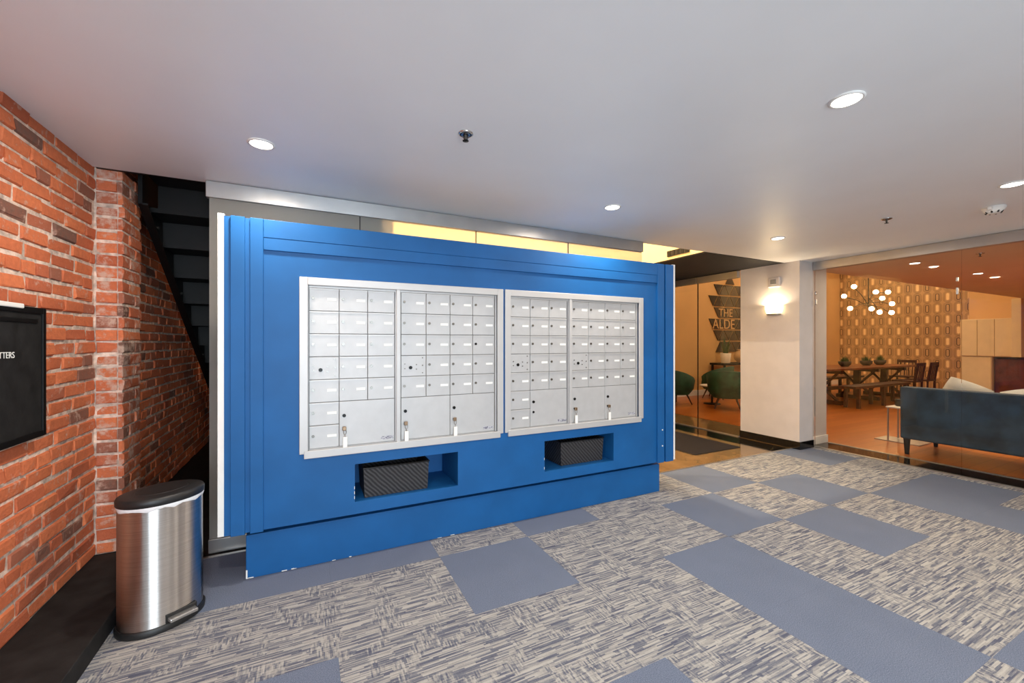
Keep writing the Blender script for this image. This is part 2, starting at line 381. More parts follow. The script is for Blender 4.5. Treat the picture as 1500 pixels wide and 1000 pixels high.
brick_wall('wall_stair', 'brick wall running back under the staircase', 3.56, 7.3, XW, lambda y, l, z: y < 5.6 and z < 2.3 - .55 * (y - 3.5), (XW - .3, XW - .007, 3.545, 7.32, -.05, 4.2), 5, 4.2)
# projecting brick pier
XP, YP0, YP1 = -.985, 3.25, 3.55
pier = struct(B(XW - .3, XP - .007, YP0 + .007, YP1 - .004, -.05, CEIL - .001).build('wall_pier', 'mortar'), 'projecting brick pier with mortar smears on its edge')
rng = random.Random(11)
STP = [brick_mesh(.205, BH, DEPTH, 40 + i) for i in range(8)]
for me in STP: me.materials.append(M['brick_pier'])
for k in range(31):
    z = ROW0 + k * PITCH + rng.uniform(-.002, .002)
    for (a, l) in (((YP0 + .001, .10), (YP0 + .112, .185)) if k % 2 else ((YP0 + .001, .19), (YP0 + .202, .095))):
        inst(STP[rng.randrange(8)], 'brick', None, pier, (XP - DEPTH + rng.uniform(-.003, .004), a, z), 0, (1, l / .205, 1))
    # face towards the lobby
    inst(STP[rng.randrange(8)], 'brick', None, pier, (XW + .004, YP0 + DEPTH + rng.uniform(-.006, .005), z), -math.pi / 2, (1, (XP - XW - .008 - DEPTH) / .205, 1))
# pillar with black tile base
pil = struct(MB().box(5.46, 5.745, 3.04, 3.82, 0, CEIL).box(5.745, 6.21, 3.12, 3.82, 0, CEIL + .3).build('wall_pillar', 'pillar_paint'), 'cream pillar beside the glass wall')
for k in range(4):
    B(5.448, 5.4605, 3.03 + .2 * k, 3.03 + .2 * k + .197, 0, .095).build('base_tile', 'black_tile', pil)
for k in range(2):
    B(5.449 + .15 * k, 5.447 + .15 * (k + 1), 3.028, 3.0405, 0, .095).build('base_tile', 'black_tile', pil)
B(5.765, 6.22, 3.105, 3.121, 0, .10).build('baseboard', 'white_paint', pil)
# glass wall to the lounge
sf = struct(MB().bbox(5.735, 5.815, YB + .01, 3.035, 2.236, CEIL - .002, .003).build('window_2', 'steel_rail'), 'frameless glass wall between lobby and lounge')
B(5.762, 5.792, YB + .01, 3.035, .0, .014).build('floor_channel', 'steel_rail', sf)
ys = [3.035, 1.718, .40, -.92, YB + .01]
for a, b in zip(ys, ys[1:]): B(5.771, 5.783, b + .003, a - .003, .014, 2.24).build('pane', 'clear_glass', sf)
for a in (3.02, 1.745):
    for z in (1.80, 1.93): MB().bbox(5.764, 5.79, a - .008, a + .008, z, z + (.07 if z < 1.9 else .04), .003).build('glass_clip', 'chrome', sf)
# glass doors of the entrance hall
gd = struct(MB().bbox(5.40, 5.47, 3.83, 4.503, 2.236, CEIL - .01, .003).bbox(5.40, 5.47, 4.513, 7.28, 2.236, CEIL - .01, .003).build('window_3', 'steel_rail'), 'glass doors at the end of the entrance hall')
for a, b in ((3.83, 4.505), (4.512, 5.4), (5.407, 6.3), (6.307, 7.28)): B(5.428, 5.440, a, b, .01, 2.24).build('pane', 'clear_glass', gd)
for a, b in ((4.505, 4.512), (5.4, 5.407)): B(5.426, 5.442, a, b, .01, 2.236).build('pane_edge', 'black_steel', gd)
B(5.42, 5.448, 3.83, 7.28, 0, .012).build('floor_channel', 'steel_rail', gd)
# frosted partition behind the mailboxes
pt = struct(MB().bbox(-.568, 3.033, 3.165, 3.215, 2.236, CEIL - .003, .003).build('window_4', 'steel_rail'), 'frosted glass partition with steel rails behind the mailbox cabinet')
MB().bbox(-.555, 3.033, 3.165, 3.215, .004, .09, .003).build('bottom_rail', 'steel_rail', pt)
xs = [-.555, .342, 1.241, 2.143, 3.033]
for a, b in zip(xs, xs[1:]): B(a + .003, b - .003, 3.185, 3.195, .09, 2.24).build('pane', 'frosted_glass', pt)
for a in xs[1:-1]: B(a - .003, a + .003, 3.184, 3.196, .09, 2.236).build('joint', 'black_steel', pt)

# ============================================================ STAIRCASE
st = thing('steel_staircase', 'black steel staircase climbing along the brick wall', 'staircase', (-.3, 5.5, 0))
def zl(y): return 2.17 - .657 * (y - 3.48)
for x0 in (-.965, .47):
    MB().prism([(3.42, zl(3.42)), (3.42, zl(3.42) + .33), (6.7, zl(6.7) + .33), (6.7, zl(6.7))], x0, x0 + .022, 'x').build('stringer', 'black_steel', st)
    MB().prism([(3.42, zl(3.42) - .006), (3.42, zl(3.42) + .006), (6.7, zl(6.7) + .006), (6.7, zl(6.7) - .006)], x0 - (.0 if x0 > 0 else -.022), x0 + .05 + (.0 if x0 < 0 else -.05), 'x').build('flange', 'black_steel', st)
MB().prism([(3.42, zl(3.42) + .30), (3.42, 2.75), (4.2, 2.75), (4.2, zl(4.2) + .30)], -.96, -.946, 'x').build('side_panel', 'black_steel', st)
run, rise = .274, .18
for k in range(13):
    y = 3.56 + run * (k - (k == 12) * 13); z = zl(y + run / 2) + .17
    B(-.942 if y > 3.4 else -.90, .468, y, y + run + .02, z, z + .03).build('tread', 'black_steel', st)
    B(-.942 if y > 3.4 else -.90, .468, y + run, y + run + .012, z - rise + .03, z).build('riser', 'black_steel', st)
for y in (3.7, 4.3, 5.1): MB().tube([(-.99, y, zl(y) + .10), (-.93, y, zl(y) + .10)], .012, 8).build('bolt', 'lock_metal', st)
struct(B(-1.10, .5, YF + .003, YF + .03, CEIL, CEIL + .3).build('trim_5', 'black_steel'), 'black steel edge beam where the staircase meets the upper floor')

# ============================================================ MAILBOX CABINET
YPAN = 2.70
cab = thing('mailbox_cabinet', 'blue painted mailbox cabinet with panelled front and recessed base', 'cabinet', (1.27, 2.9, 0))
ZB, ZT = .278, 2.01
# front sheet with openings for the mailbox units and the two niches
def sheet(holes, x0, x1, z0, z1, y0, y1):
    xs = sorted({x0, x1, *[h[0] for h in holes], *[h[1] for h in holes]}); zs = sorted({z0, z1, *[h[2] for h in holes], *[h[3] for h in holes]})
    mb = MB()
    for a, b in zip(xs, xs[1:]):
        c0 = None
        for c, d in zip(zs, zs[1:]):
            mx, mz = (a + b) / 2, (c + d) / 2
            if any(h[0] < mx < h[1] and h[2] < mz < h[3] for h in holes): continue
            mb.box(a, b, y0, y1, c, d)
    return mb
N1, N2 = (.261, .920), (1.603, 2.262); NZ = (.352, .582)
U1, U2 = (-.041, 1.256), (1.270, 2.575); UZ = (.650, 1.705)
sheet([(N1[0], N1[1], *NZ), (N2[0], N2[1], *NZ), (U1[0] + .03, U1[1] - .03, UZ[0] + .03, UZ[1] - .03), (U2[0] + .03, U2[1] - .03, UZ[0] + .03, UZ[1] - .03)], -.403, 2.93, ZB, ZT, YPAN, YPAN + .025).build('front_panel', 'blue_paint', cab)
MB().box(-.432, -.403, YPAN + .002, YPAN + .03, ZB, ZT + .012).build('edge_strip', 'white_paint', cab)
MB().box(2.93, 2.963, YPAN + .002, YPAN + .03, ZB, ZT + .012).build('edge_strip', 'white_paint', cab)
for a, b in ((-.372, -.306), (-.282, -.219), (2.736, 2.812), (2.832, 2.925)):
    MB().bbox(a, b, YPAN - .016, YPAN + .001, ZB - .004, ZT + .003, .002).build('stile', 'blue_paint', cab)
MB().bbox(-.218, 2.735, YPAN - .012, YPAN + .001, 1.842, 1.911, .002).build('rail', 'blue_paint', cab)
MB().bbox(-.218, 2.735, YPAN - .0145, YPAN + .001, 1.911, ZT + .002, .002).build('rail', 'blue_paint', cab)
MB().box(-.29, 2.80, YPAN + .025, 3.10, ZT - .02, ZT).box(-.29, -.27, YPAN + .025, 3.10, ZB, ZT).box(2.78, 2.80, YPAN + .025, 3.10, ZB, ZT).box(-.27, 2.78, 3.08, 3.10, ZB, ZT).box(-.27, 2.78, YPAN + .045, 3.08, ZB, ZB + .02).build('carcass', 'blue_paint', cab)
MB().bbox(-.3075, 2.817, 2.745, 3.10, 0, ZB - .034, .003).build('base', 'blue_paint', cab)
B(-.29, 2.80, 2.80, 3.10, ZB - .035, ZB + .001).build('shadow_gap_back', 'blue_paint', cab)  # set back so the added gap under the panel deepens its shadow
for a, b in (N1, N2):
    MB().box(a - .012, a, YPAN + .026, 3.07, NZ[0] - .012, NZ[1] + .012).box(b, b + .012, YPAN + .026, 3.07, NZ[0] - .012, NZ[1] + .012).box(a, b, YPAN + .026, 3.07, NZ[0] - .012, NZ[0]).box(a, b, YPAN + .026, 3.07, NZ[1], NZ[1] + .012).box(a - .012, b + .012, 3.07, 3.078, NZ[0] - .012, NZ[1] + .012).build('niche', 'blue_paint', cab)
rng = random.Random(2)
for q in range(9):                                   # chips in the paint at the base and niche edges
    x = -.306 + rng.random() ** 2 * 1.2; MB().bbox(x, x + rng.uniform(.006, .03), 2.7443, 2.747, 0.001, rng.uniform(.004, .008), .0008).build('paint_chip', 'white_paint', cab)
MB().bbox(-.3082, -.300, 2.7441, 2.747, .003, .05, .0008).build('paint_chip', 'white_paint', cab)
for x, z in ((.2595, .37), (.2595, .40), (.2595, .43), (1.6015, .37), (1.6015, .44)):
    MB().bbox(x - .002, x + .0012, 2.6993, 2.702, z, z + .018, .0006).build('paint_chip', 'white_paint', cab)
for z in (.42, .56): MB().lathe([(.006, 0), (.006, .004), (0, .005)], (0, 0, 0), 10).build('peg', 'label_white', cab, off=(0, 0, 0)).matrix_local = Matrix.Translation(Vector((2.79, YPAN - .016, z)) - origin(cab)) @ Matrix.Rotation(R(90), 4, 'X')

# ---- mailbox units
YD = YPAN + .012                # face of the little doors
DW, DH = .164, .1357
def cyl_y(mb, x, y, z, r, l, n=14): return mb.tube([(x, y, z), (x, y - l, z)], r, n)
door_me = MB().bbox(.0015, DW - .0015, 0, .012, .0015, DH - .0015, .002).mesh('door')
lip_me = B(.002, DW - .002, -.004, 0, DH - .010, DH - .003).mesh('lip')
lock_me = cyl_y(MB(), .022, 0, DH * .55, .0085, .005).mesh('lock')
lockd_me = cyl_y(MB(), .022, 0, DH * .55, .0085, .005).mesh('lock')
lab_me = B(.098, .150, -.0012, 0, DH * .46, DH * .57).mesh('name_label')
for me, m in ((door_me, 'door_metal'), (lip_me, 'aluminium'), (lock_me, 'lock_metal'), (lockd_me, 'dark_lock'), (lab_me, 'label_white')): me.materials.append(M[m])
master_me = MB().bbox(.0015, DW - .0015, .001, .012, .0015, DH - .0015, .002).mesh('master_panel')
ml = cyl_y(MB(), .062, .001, DH * .42, .011, .006).mesh('lock')
studs = MB()
for x, z in ((.025, .38), (.025, .60), (.10, .34), (.10, .56), (.14, .88), (.14, .52), (.14, .16)): cyl_y(studs, x, .001, DH * z, .0042, .004, 8)
studs = studs.mesh('stud'); master_me.materials.append(M['door_metal']); ml.materials.append(M['dark_lock']); studs.materials.append(M['lock_metal'])
par_me = MB().bbox(.0015, 2 * DW - .0015, 0, .012, .0015, 2 * DH - .0015, .002).mesh('parcel_door')
plock = cyl_y(cyl_y(MB(), .028, 0, 2 * DH * .68, .0105, .006), .028, 0, 2 * DH * .40, .0085, .005).mesh('lock')
stk = B(2 * DW - .085, 2 * DW - .008, -.001, 0, .018, .036).mesh('sticker')
par_me.materials.append(M['door_metal']); plock.materials.append(M['dark_lock']); stk.materials.append(M['sticker'])
ROWTOP = 1.648
keys = []
def module(u, x0, cols, tagkeys):
    base = origin(u)
    def put(me, name, x, z):
        return inst(me, name, None, u, Vector((x, YD, z)) - base)
    for r in range(7):
        z = ROWTOP - DH * (r + 1)
        for c in range(cols):
            x = x0 + DW * c
            if r >= 5 and (cols == 4 or c > 0): continue
            if r == 3 and c == 0:
                o = put(master_me, 'master_panel', x, z); inst(ml, 'lock', None, o, (0, 0, 0)); inst(studs, 'stud', None, o, (0, 0, 0)); continue
            o = put(door_me, 'door', x, z)
            dark = (cols == 4 and r == 2 and c == 3 and x0 < 1.2)
            inst(lockd_me if dark else lock_me, 'lock', None, o, (0, 0, 0)); inst(lab_me, 'name_label', None, o, (0, 0, 0)); inst(lip_me, 'lip', None, o, (0, 0, 0))
    z = ROWTOP - DH * 7
    for q, c in enumerate((1,) if cols == 3 else (0, 2)):
        o = put(par_me, 'parcel_door', x0 + DW * c, z)
        inst(plock, 'lock', None, o, (0, 0, 0))
        if cols == 3 or c == 2: inst(stk, 'sticker', None, o, (0, 0, 0))
        if tagkeys: keys.append((x0 + DW * c + .028, YD - .005, z + 2 * DH * .40))
def unit(xr, m1, m2, label, tags):
    x0, x1 = xr; u = thing('mailbox_unit', label, 'mailboxes', ((x0 + x1) / 2, YPAN, UZ[0]))
    t_ = .045; y0 = YPAN - .014
    MB().bbox(x0, x0 + t_, y0, YPAN + .001, UZ[0] + .028, UZ[1], .003).build('frame_side', 'aluminium', u)
    MB().bbox(x1 - t_, x1, y0, YPAN + .001, UZ[0] + .028, UZ[1], .003).build('frame_side', 'aluminium', u)
    MB().bbox(x0 + t_ - .001, x1 - t_ + .001, y0 + .001, YPAN + .001, UZ[1] - t_, UZ[1], .003).build('frame_top', 'aluminium', u)
    MB().bbox(x0 + .024, x1 - .024, y0 - .003, YPAN + .001, UZ[0], UZ[0] + t_, .003).build('frame_bottom', 'aluminium', u)
    MB().box(x0 + .03, x1 - .03, YD + .012, YD + .016, UZ[0] + .03, UZ[1] - .03).box(x0 + .031, x1 - .031, YD + .016, YD + .36, UZ[0] + .031, UZ[1] - .031).build('backing', 'recess_grey', u)
    xm = (m1 + 3 * DW + m2) / 2
    MB().bbox(xm - .011, xm + .011, YPAN - .010, YD + .012, UZ[0] + .03, UZ[1] - .03, .002).build('mullion', 'aluminium', u)
    for a, b in ((m1 - .003, m1), (m1 + 3 * DW, m1 + 3 * DW + .003), (m2 - .003, m2), (m2 + 4 * DW, m2 + 4 * DW + .003)):
        B(a - .006 if a < b - .001 and (a in (m1 - .003, m2 - .003)) else a + .003, b - .003 if a in (m1 - .003, m2 - .003) else b + .012, YD - .004, YD + .012, UZ[0] + .045, UZ[1] - .045).build('inner_frame', 'aluminium', u)
    B(m1, m2 + 4 * DW, YD - .002, YD + .012, ROWTOP, UZ[1] - .035).build('inner_frame', 'aluminium', u)
    B(m1, m2 + 4 * DW, YD - .002, YD + .012, UZ[0] + .035, ROWTOP - 7 * DH).build('inner_frame', 'aluminium', u)
    k0 = len(keys); module(u, m1, 3, 'a' in tags); module(u, m2, 4, 'b' in tags); return u
unit(U1, .009, .540, 'aluminium bank of mailbox doors set over the niche nearer the staircase', 'ab')
unit(U2, 1.322, 1.855, 'aluminium bank of mailbox doors set over the niche nearer the cream pillar', 'b')
kl = ['key with white tag in the single parcel door of the bank near the staircase', 'key with white tag in the first wide parcel door of the staircase bank',
      'key with white tag in the parcel door beside the gap between banks', 'key with white tag in the first parcel door of the pillar side bank', 'key with white tag in the last parcel door next to the blue stile']
for (x, y, z), l in zip(keys, kl):
    k = thing('key', l, 'key', (x, y, z))
    MB().tube([(x, y + .002, z), (x, y - .012, z)], .0035, 8).bbox(x - .011, x + .011, y - .022, y - .010, z - .012, z + .012, .003).build('key_bow', 'brass', k)
    ring = [(x + .003 + .008 * math.sin(a), y - .016, z - .022 + .014 * math.cos(a)) for a in [2 * math.pi * i / 14 for i in range(15)]]
    MB().tube(ring, .0012, 6, False).build('key_ring', 'lock_metal', k)
    MB().tube([(x + .003, y - .016, z - .034), (x + .004, y - .016, z - .052)], .0014, 6).build('cord', 'brass', k)
    MB().bbox(x - .008, x + .016, y - .018, y - .014, z - .112, z - .050, .001).build('tag', 'label_white', k)
# ---- baskets in the niches
def basket(x0, x1, yf, lab):
    z0 = NZ[0] + .001; z1 = .537; b = thing('storage_basket', lab, 'basket', ((x0 + x1) / 2, yf + .15, z0)); d = .30; i = .008
    lo = [(x0 + i, yf + i), (x1 - i, yf + i), (x1 - i, yf + d - i), (x0 + i, yf + d - i)]; hi = [(x0, yf), (x1, yf), (x1, yf + d), (x0, yf + d)]
    def ring(P, z, s): cx = (x0 + x1) / 2; cy = yf + d / 2; return [(cx + (a - cx) * s, cy + (c - cy) * s, z) for a, c in P]
    vs = ring(lo, z0, 1) + ring(hi, z1, 1) + ring(hi, z1, .965) + ring(lo, z0 + .012, .965)
    fs = [(3, 2, 1, 0)] + [(r * 4 + k, r * 4 + (k + 1) % 4, r * 4 + 4 + (k + 1) % 4, r * 4 + 4 + k) for r in range(3) for k in range(4)] + [(12, 13, 14, 15)]
    MB().add(vs, fs).build('basket_body', 'weave', b)
    hi2 = ring(hi, z1, 1.008); pts = [(a, c, z1) for a, c, _ in hi2]; MB().tube(pts + [pts[0]], .005, 6, False).build('rim', 'black_plastic', b)
    for sx in (1,): MB().bbox((x0 + x1) / 2 - .04, (x0 + x1) / 2 + .04, yf + .004, yf + .014, z1 - .05, z1 - .03, .003).build('handle_slot', 'black_plastic', b)
basket(.315, .729, 2.735, 'black woven basket in the niche nearer the staircase')
basket(1.787, 2.206, 2.760, 'black woven basket in the niche nearer the cream pillar')

# ============================================================ TRASH CAN
tc = thing('trash_can', 'oval stainless steel pedal bin with black lid on the carpet', 'trash can', (-.628, 2.545, 0), R(33))
def oval(z, a, b, n=64, e=2.08):
    out = []
    for k in range(n):
        th = 2 * math.pi * k / n; c, s = math.cos(th), math.sin(th)
        out.append((a * math.copysign(abs(c) ** (2 / e), c), b * math.copysign(abs(s) ** (2 / e), s), z))
    return out
def loft(mb, rings, smooth=True, caps=(True, True)):
    n = len(rings[0]); mb.add([q for r in rings for q in r], [(i * n + k, i * n + (k + 1) % n, (i + 1) * n + (k + 1) % n, (i + 1) * n + k) for i in range(len(rings) - 1) for k in range(n)], smooth)
    if caps[0]: mb.add(rings[0][::-1], [tuple(range(n))])
    if caps[1]: mb.add(rings[-1], [tuple(range(n))])
    return mb
A_, B_ = .162, .130
z3 = Vector((0, 0, 0))
loft(MB(), [oval(.0, A_ + .008, B_ + .008), oval(.022, A_ + .010, B_ + .010), oval(.030, A_ + .004, B_ + .004)]).build('base_ring', 'black_plastic', tc, z3)
loft(MB(), [oval(.030, A_, B_), oval(.3, A_, B_), oval(.578, A_, B_)]).build('body', 'stainless', tc, z3)
wav = []
for z, d in ((.566, .0025), (.572, .0045), (.586, .0045)):
    wav.append([(x * (1 + d / A_), y * (1 + d / B_), z + (.004 * math.sin(9 * math.atan2(y, x)) + .003 * math.sin(17 * math.atan2(y, x)) if z < .58 else 0)) for x, y, _ in oval(0, A_, B_)])
loft(MB(), wav).build('bag_edge', 'bag_white', tc, z3)
lid = loft(MB(), [oval(.580, A_ + .004, B_ + .004), oval(.584, A_ + .007, B_ + .007), oval(.606, A_ + .007, B_ + .007), oval(.613, A_ + .003, B_ + .003), oval(.617, A_ - .008, B_ - .008), oval(.620, A_ - .05, B_ - .045)]).build('lid', 'black_plastic', tc, z3)
loft(MB(), [oval(.6195, A_ - .058, B_ - .052), oval(.6215, A_ - .062, B_ - .056)]).build('lid_panel', 'black_plastic', lid, z3)
MB().bbox(-.03, .03, B_ + .001, B_ + .03, .545, .60, .004).build('hinge', 'black_plastic', tc, z3)
MB().bbox(.03 - .062, .03 + .062, -B_ - .003, -B_ + .02, .030, .072, .003).build('pedal_slot', 'black_plastic', tc, z3)
MB().bbox(.03 - .055, .03 + .055, -B_ - .034, -B_ + .005, .040, .056, .004).build('pedal', 'steel_rail', tc, z3)
# ============================================================ LETTER BOX
lx = XW + .004
lb = thing('letter_box', 'black wall mounted letter box lettered in white on the brick wall', 'letter box', (lx, 2.375, .904))
MB().bbox(lx, lx + .028, 2.10, 2.648, .904, 1.479, .003).build('back_plate', 'black_paint', lb)
fr_ = MB().bbox(lx + .027, lx + .036, 2.10, 2.125, .904, 1.479, .002).bbox(lx + .027, lx + .036, 2.623, 2.648, .904, 1.479, .002).bbox(lx + .027, lx + .036, 2.125, 2.623, .904, .93, .002).bbox(lx + .027, lx + .036, 2.125, 2.623, 1.453, 1.479, .002)
fr_.build('face_frame', 'black_steel', lb)
MB().bbox(lx + .026, lx + .034, 2.16, 2.59, 1.41, 1.428, .003).build('slot_flap', 'black_steel', lb)
MB().bbox(lx + .020, lx + .040, 2.14, 2.475, 1.468, 1.488, .004).build('label_strip', 'label_white', lb)
text('LETTERS', .036, 'label_white', lb, (lx + .0285, 2.298, 1.262), (R(90), 0, R(90)))

# ============================================================ CEILING FITTINGS
dl_trim = MB().lathe([(.062, 0), (.064, -.004), (.054, -.008), (.050, -.004)], (0, 0, 0), 28).mesh('trim_ring'); dl_lens = MB().lathe([(.0495, -.006), (.03, -.0075), (0, -.008)], (0, 0, 0), 24).mesh('lens')
dl_trim.materials.append(M['white_paint']); dl_lens.materials.append(M['downlight'])
def downlight(x, y, z, label, group, power, col):
    t_ = thing('recessed_light', label, 'ceiling light', (x, y, z), 0, group)
    inst(dl_trim, 'trim_ring', None, t_, (0, 0, 0)); inst(dl_lens, 'lens', None, t_, (0, 0, 0))
    area('lamp', (0, 0, -.012), (0, 0, 0), .095, .095, power, col, t_, 'DISK')
day = (1, .88, .74); wrm = (1, .78, .52)
for x, y, l in ((-.21, 2.47, 'round recessed light in the ceiling between brick wall and mailboxes'), (2.05, 2.46, 'round recessed light in the ceiling above the pillar end of the mailboxes'),
                (4.10, 2.48, 'round recessed light in the ceiling before the cream pillar'), (2.02, .94, 'round recessed light in the ceiling over the middle of the carpet'), (4.05, .97, 'round recessed light in the ceiling beside the smoke detector')):
    downlight(x, y, CEIL, l, 'recessed ceiling lights', P_DOWN, day)
for x, y in ((-.2, .95), (-.2, -.57), (2.03, -.57), (4.07, -.57), (-.2, -2.0), (2.03, -2.0), (4.07, -2.0)):
    downlight(x, y, CEIL, 'round recessed light in the lobby ceiling towards the street entrance', 'recessed lights towards the entrance', P_DOWN, day)
for x, y, l in ((6.96, 2.49, 'recessed light in the low lounge ceiling near the glass wall'), (8.83, 2.45, 'recessed light in the low lounge ceiling farther from the glass wall')):
    downlight(x, y, CEIL, l, 'recessed lights of the lounge', P_LOUNGE, wrm)
for x, y in ((6.96, .6), (8.83, .6), (10.8, .6), (12.7, .6)):
    downlight(x, y, CEIL, 'recessed light in the lounge ceiling beyond the sofa', 'recessed lights beyond the sofa', P_LOUNGE, wrm)
for x, y in ((7.2, 5.6), (9.6, 5.6), (12.0, 6.2), (14.0, 5.4)):
    downlight(x, y, 4.2, 'recessed light in the high ceiling above the dining area', 'recessed lights in the high lounge ceiling', P_LOUNGE * 1.5, wrm)
for x, y in ((1.4, 4.2), (3.0, 4.2)):
    downlight(x, y, 4.2, 'recessed light in the high ceiling of the entrance hall', 'recessed lights of the entrance hall', P_HALL, (1, .84, .60))
def sprinkler(x, y, lab):
    s = thing('sprinkler_head', lab, 'sprinkler', (x, y, CEIL))
    MB().lathe([(.036, 0), (.037, -.004), (.030, -.008), (.02, -.009)], (0, 0, 0), 24).build('escutcheon', 'chrome', s, z3)
    MB().lathe([(.029, -.0085), (.0, -.0095)], (0, 0, 0), 20).build('cup', 'dark_lock', s, z3)
    MB().tube([(0, 0, -.008), (0, 0, -.03)], .007, 10).build('stem', 'lock_metal', s, z3)
    for a in (-1, 1): MB().tube([(.008 * a, 0, -.012), (.012 * a, 0, -.022), (.004 * a, 0, -.034)], .002, 6).build('arm', 'dark_lock', s, z3)
    MB().lathe([(.004, -.034), (.015, -.036), (.015, -.038), (0, -.039)], (0, 0, 0), 14).build('deflector', 'dark_lock', s, z3)
sprinkler(.69, 1.91, 'chrome sprinkler head in the ceiling in front of the mailboxes'); sprinkler(4.26, 1.70, 'chrome sprinkler head in the ceiling near the glass wall'); sprinkler(6.87, 1.89, 'sprinkler head in the lounge ceiling behind the glass wall')
sd = thing('smoke_detector', 'white smoke detector on the ceiling near the glass wall', 'smoke detector', (4.62, 1.20, CEIL))
MB().lathe([(.062, 0), (.064, -.012), (.058, -.018)], (0, 0, 0), 28).build('mounting_plate', 'white_paint', sd, z3)
MB().lathe([(.058, -.018), (.052, -.032), (.034, -.046), (0, -.048)], (0, 0, 0), 28).build('housing', 'white_paint', sd, z3)
for k in range(8):
    a = 2 * math.pi * k / 8; MB().tube([(.046 * math.cos(a), .046 * math.sin(a), -.030), (.038 * math.cos(a), .038 * math.sin(a), -.046)], .006, 6).build('vent_slot', 'vent_dark', sd, z3)
MB().bbox(-.085, -.058, -.012, .012, -.03, -.008, .004).build('test_tab', 'white_paint', sd, z3)
# sconce on the pillar and alarm above it
ws = thing('wall_sconce', 'glowing half round glass wall sconce on the cream pillar', 'wall lamp', (5.46, 3.35, 1.69))
n = 20; rings = []
for z, r in ((1.70, .085), (1.73, .10), (1.77, .108), (1.81, .11)): rings.append([(5.458 - r * .75 * math.sin(math.pi * k / n), 3.35 + r * math.cos(math.pi * k / n), z) for k in range(n + 1)])
mb = MB(); m_ = n + 1; mb.add([q for r in rings for q in r], [(i * m_ + k, i * m_ + k + 1, (i + 1) * m_ + k + 1, (i + 1) * m_ + k) for i in range(3) for k in range(n)], True); mb.build('shade', 'sconce_glow', ws)
mb = MB(); lo = [(5.459 - .09 * .75 * math.sin(math.pi * k / n), 3.35 + .09 * math.cos(math.pi * k / n), 1.686) for k in range(n + 1)]; hi = [(a, b, 1.70) for a, b, c in lo]
mb.add(lo + hi, [tuple(range(m_))[::-1], tuple(range(m_, 2 * m_))] + [(k, k + 1, k + 1 + m_, k + m_) for k in range(n)]).build('bottom_plate', 'lock_metal', ws)
B(5.452, 5.4595, 3.30, 3.40, 1.70, 1.80).build('wall_plate', 'steel_rail', ws)
l = bpy.data.lights.new('lamp', 'POINT'); l.energy = 7; l.color = (1, .84, .60); l.shadow_soft_size = .03; o = bpy.data.objects.new('lamp', l); C.objects.link(o); o.parent = ws; o.location = (-.05, 0, .09)
al = thing('alarm_strobe', 'small white alarm box on the cream pillar above the sconce', 'alarm', (5.46, 3.335, 2.04))
MB().bbox(5.415, 5.4595, 3.26, 3.41, 2.04, 2.17, .012).build('housing', 'pillar_paint', al)
MB().bbox(5.405, 5.418, 3.30, 3.37, 2.075, 2.14, .006).build('lens', 'grey_seal', al)
vg = thing('vent_grille', 'dark vent grille in the cream bulkhead over the hall', 'vent', (4.02, 3.62, 2.42))
B(4.006, 4.019, 3.45, 3.78, 2.385, 2.455).build('frame', 'vent_dark', vg)
for k in range(5): B(4.002, 4.008, 3.46 + .064 * k, 3.46 + .064 * k + .04, 2.39, 2.45).build('louvre', 'black_steel', vg)
# mat
dm = tag(MB().bbox(4.085, 4.90, 3.43, 4.95, 0, .010, .003).build('door_mat', 'mat_fibre'), 'dark grey entrance mat on the glossy tiles before the glass doors', 'mat')

# ============================================================ LOUNGE
so = thing('sofa', 'dark navy sofa with its back to the glass wall', 'sofa', (6.8, 1.36, 0))
MB().bbox(6.35, 6.50, .31, 2.41, .187, .80, .02).build('back', 'navy_fabric', so)
MB().bbox(6.501, 7.20, .50, 2.22, .187, .34, .02).build('seat_base', 'navy_fabric', so)
for a, b in ((.31, .49), (2.23, 2.41)): MB().bbox(6.501, 7.20, a, b, .187, .62, .03).build('arm', 'navy_fabric', so)
for k in range(2): MB().bbox(6.52, 7.18, .51 + .855 * k, .51 + .855 * k + .845, .341, .46, .04).build('seat_cushion', 'navy_fabric', so)
for k in range(2): MB().bbox(6.502, 6.66, .51 + .855 * k, .51 + .855 * k + .845, .461, .79, .05).build('back_cushion', 'navy_fabric', so)
for x in (6.37, 7.14):
    for y in (.36, 2.36): MB().tube([(x + .03, y, .19), (x + .03, y, 0)], [.036, .022], 4).build('leg', 'black_steel', so)
MB().tube([(6.55, 1.36, .19), (6.55, 1.36, 0)], .025, 8).build('leg', 'black_steel', so)
pc = thing('pillow', 'cream throw pillow leaning on the back of the navy sofa', 'pillow', (6.80, 2.00, .47))
def pillow(mb, c, s, rot):
    n = 9; vs = []; fs = []
    for side in (1, -1):
        for i in range(n):
            for j in range(n):
                u, v = 2 * i / (n - 1) - 1, 2 * j / (n - 1) - 1; t_ = side * s[2] * max(0, (1 - u ** 4) * (1 - v ** 4)) ** .5
                q = (Euler((0, rot[1], rot[2])).to_matrix() @ Matrix.Rotation(rot[0], 3, 'Z')) @ Vector((u * s[0] * (1 - .06 * v * v), v * s[1] * (1 - .06 * u * u), t_)); vs.append(Vector(c) + q)
    for side in range(2):
        for i in range(n - 1):
            for j in range(n - 1): a = side * n * n + i * n + j; fs.append((a, a + 1, a + n + 1, a + n))
    return mb.add(vs, fs, True)
pillow(MB(), (6.80, 2.00, .70), (.19, .19, .07), (R(24), R(76), R(4))).build('pillow_cover', 'cushion_cloth', pc)
pc2 = thing('pillow', 'pale grey throw pillow next to the cream one on the sofa', 'pillow', (6.80, 1.50, .47))
pillow(MB(), (6.80, 1.50, .665), (.185, .19, .06), (R(-14), R(72), R(-5))).build('pillow_cover', 'label_white', pc2)
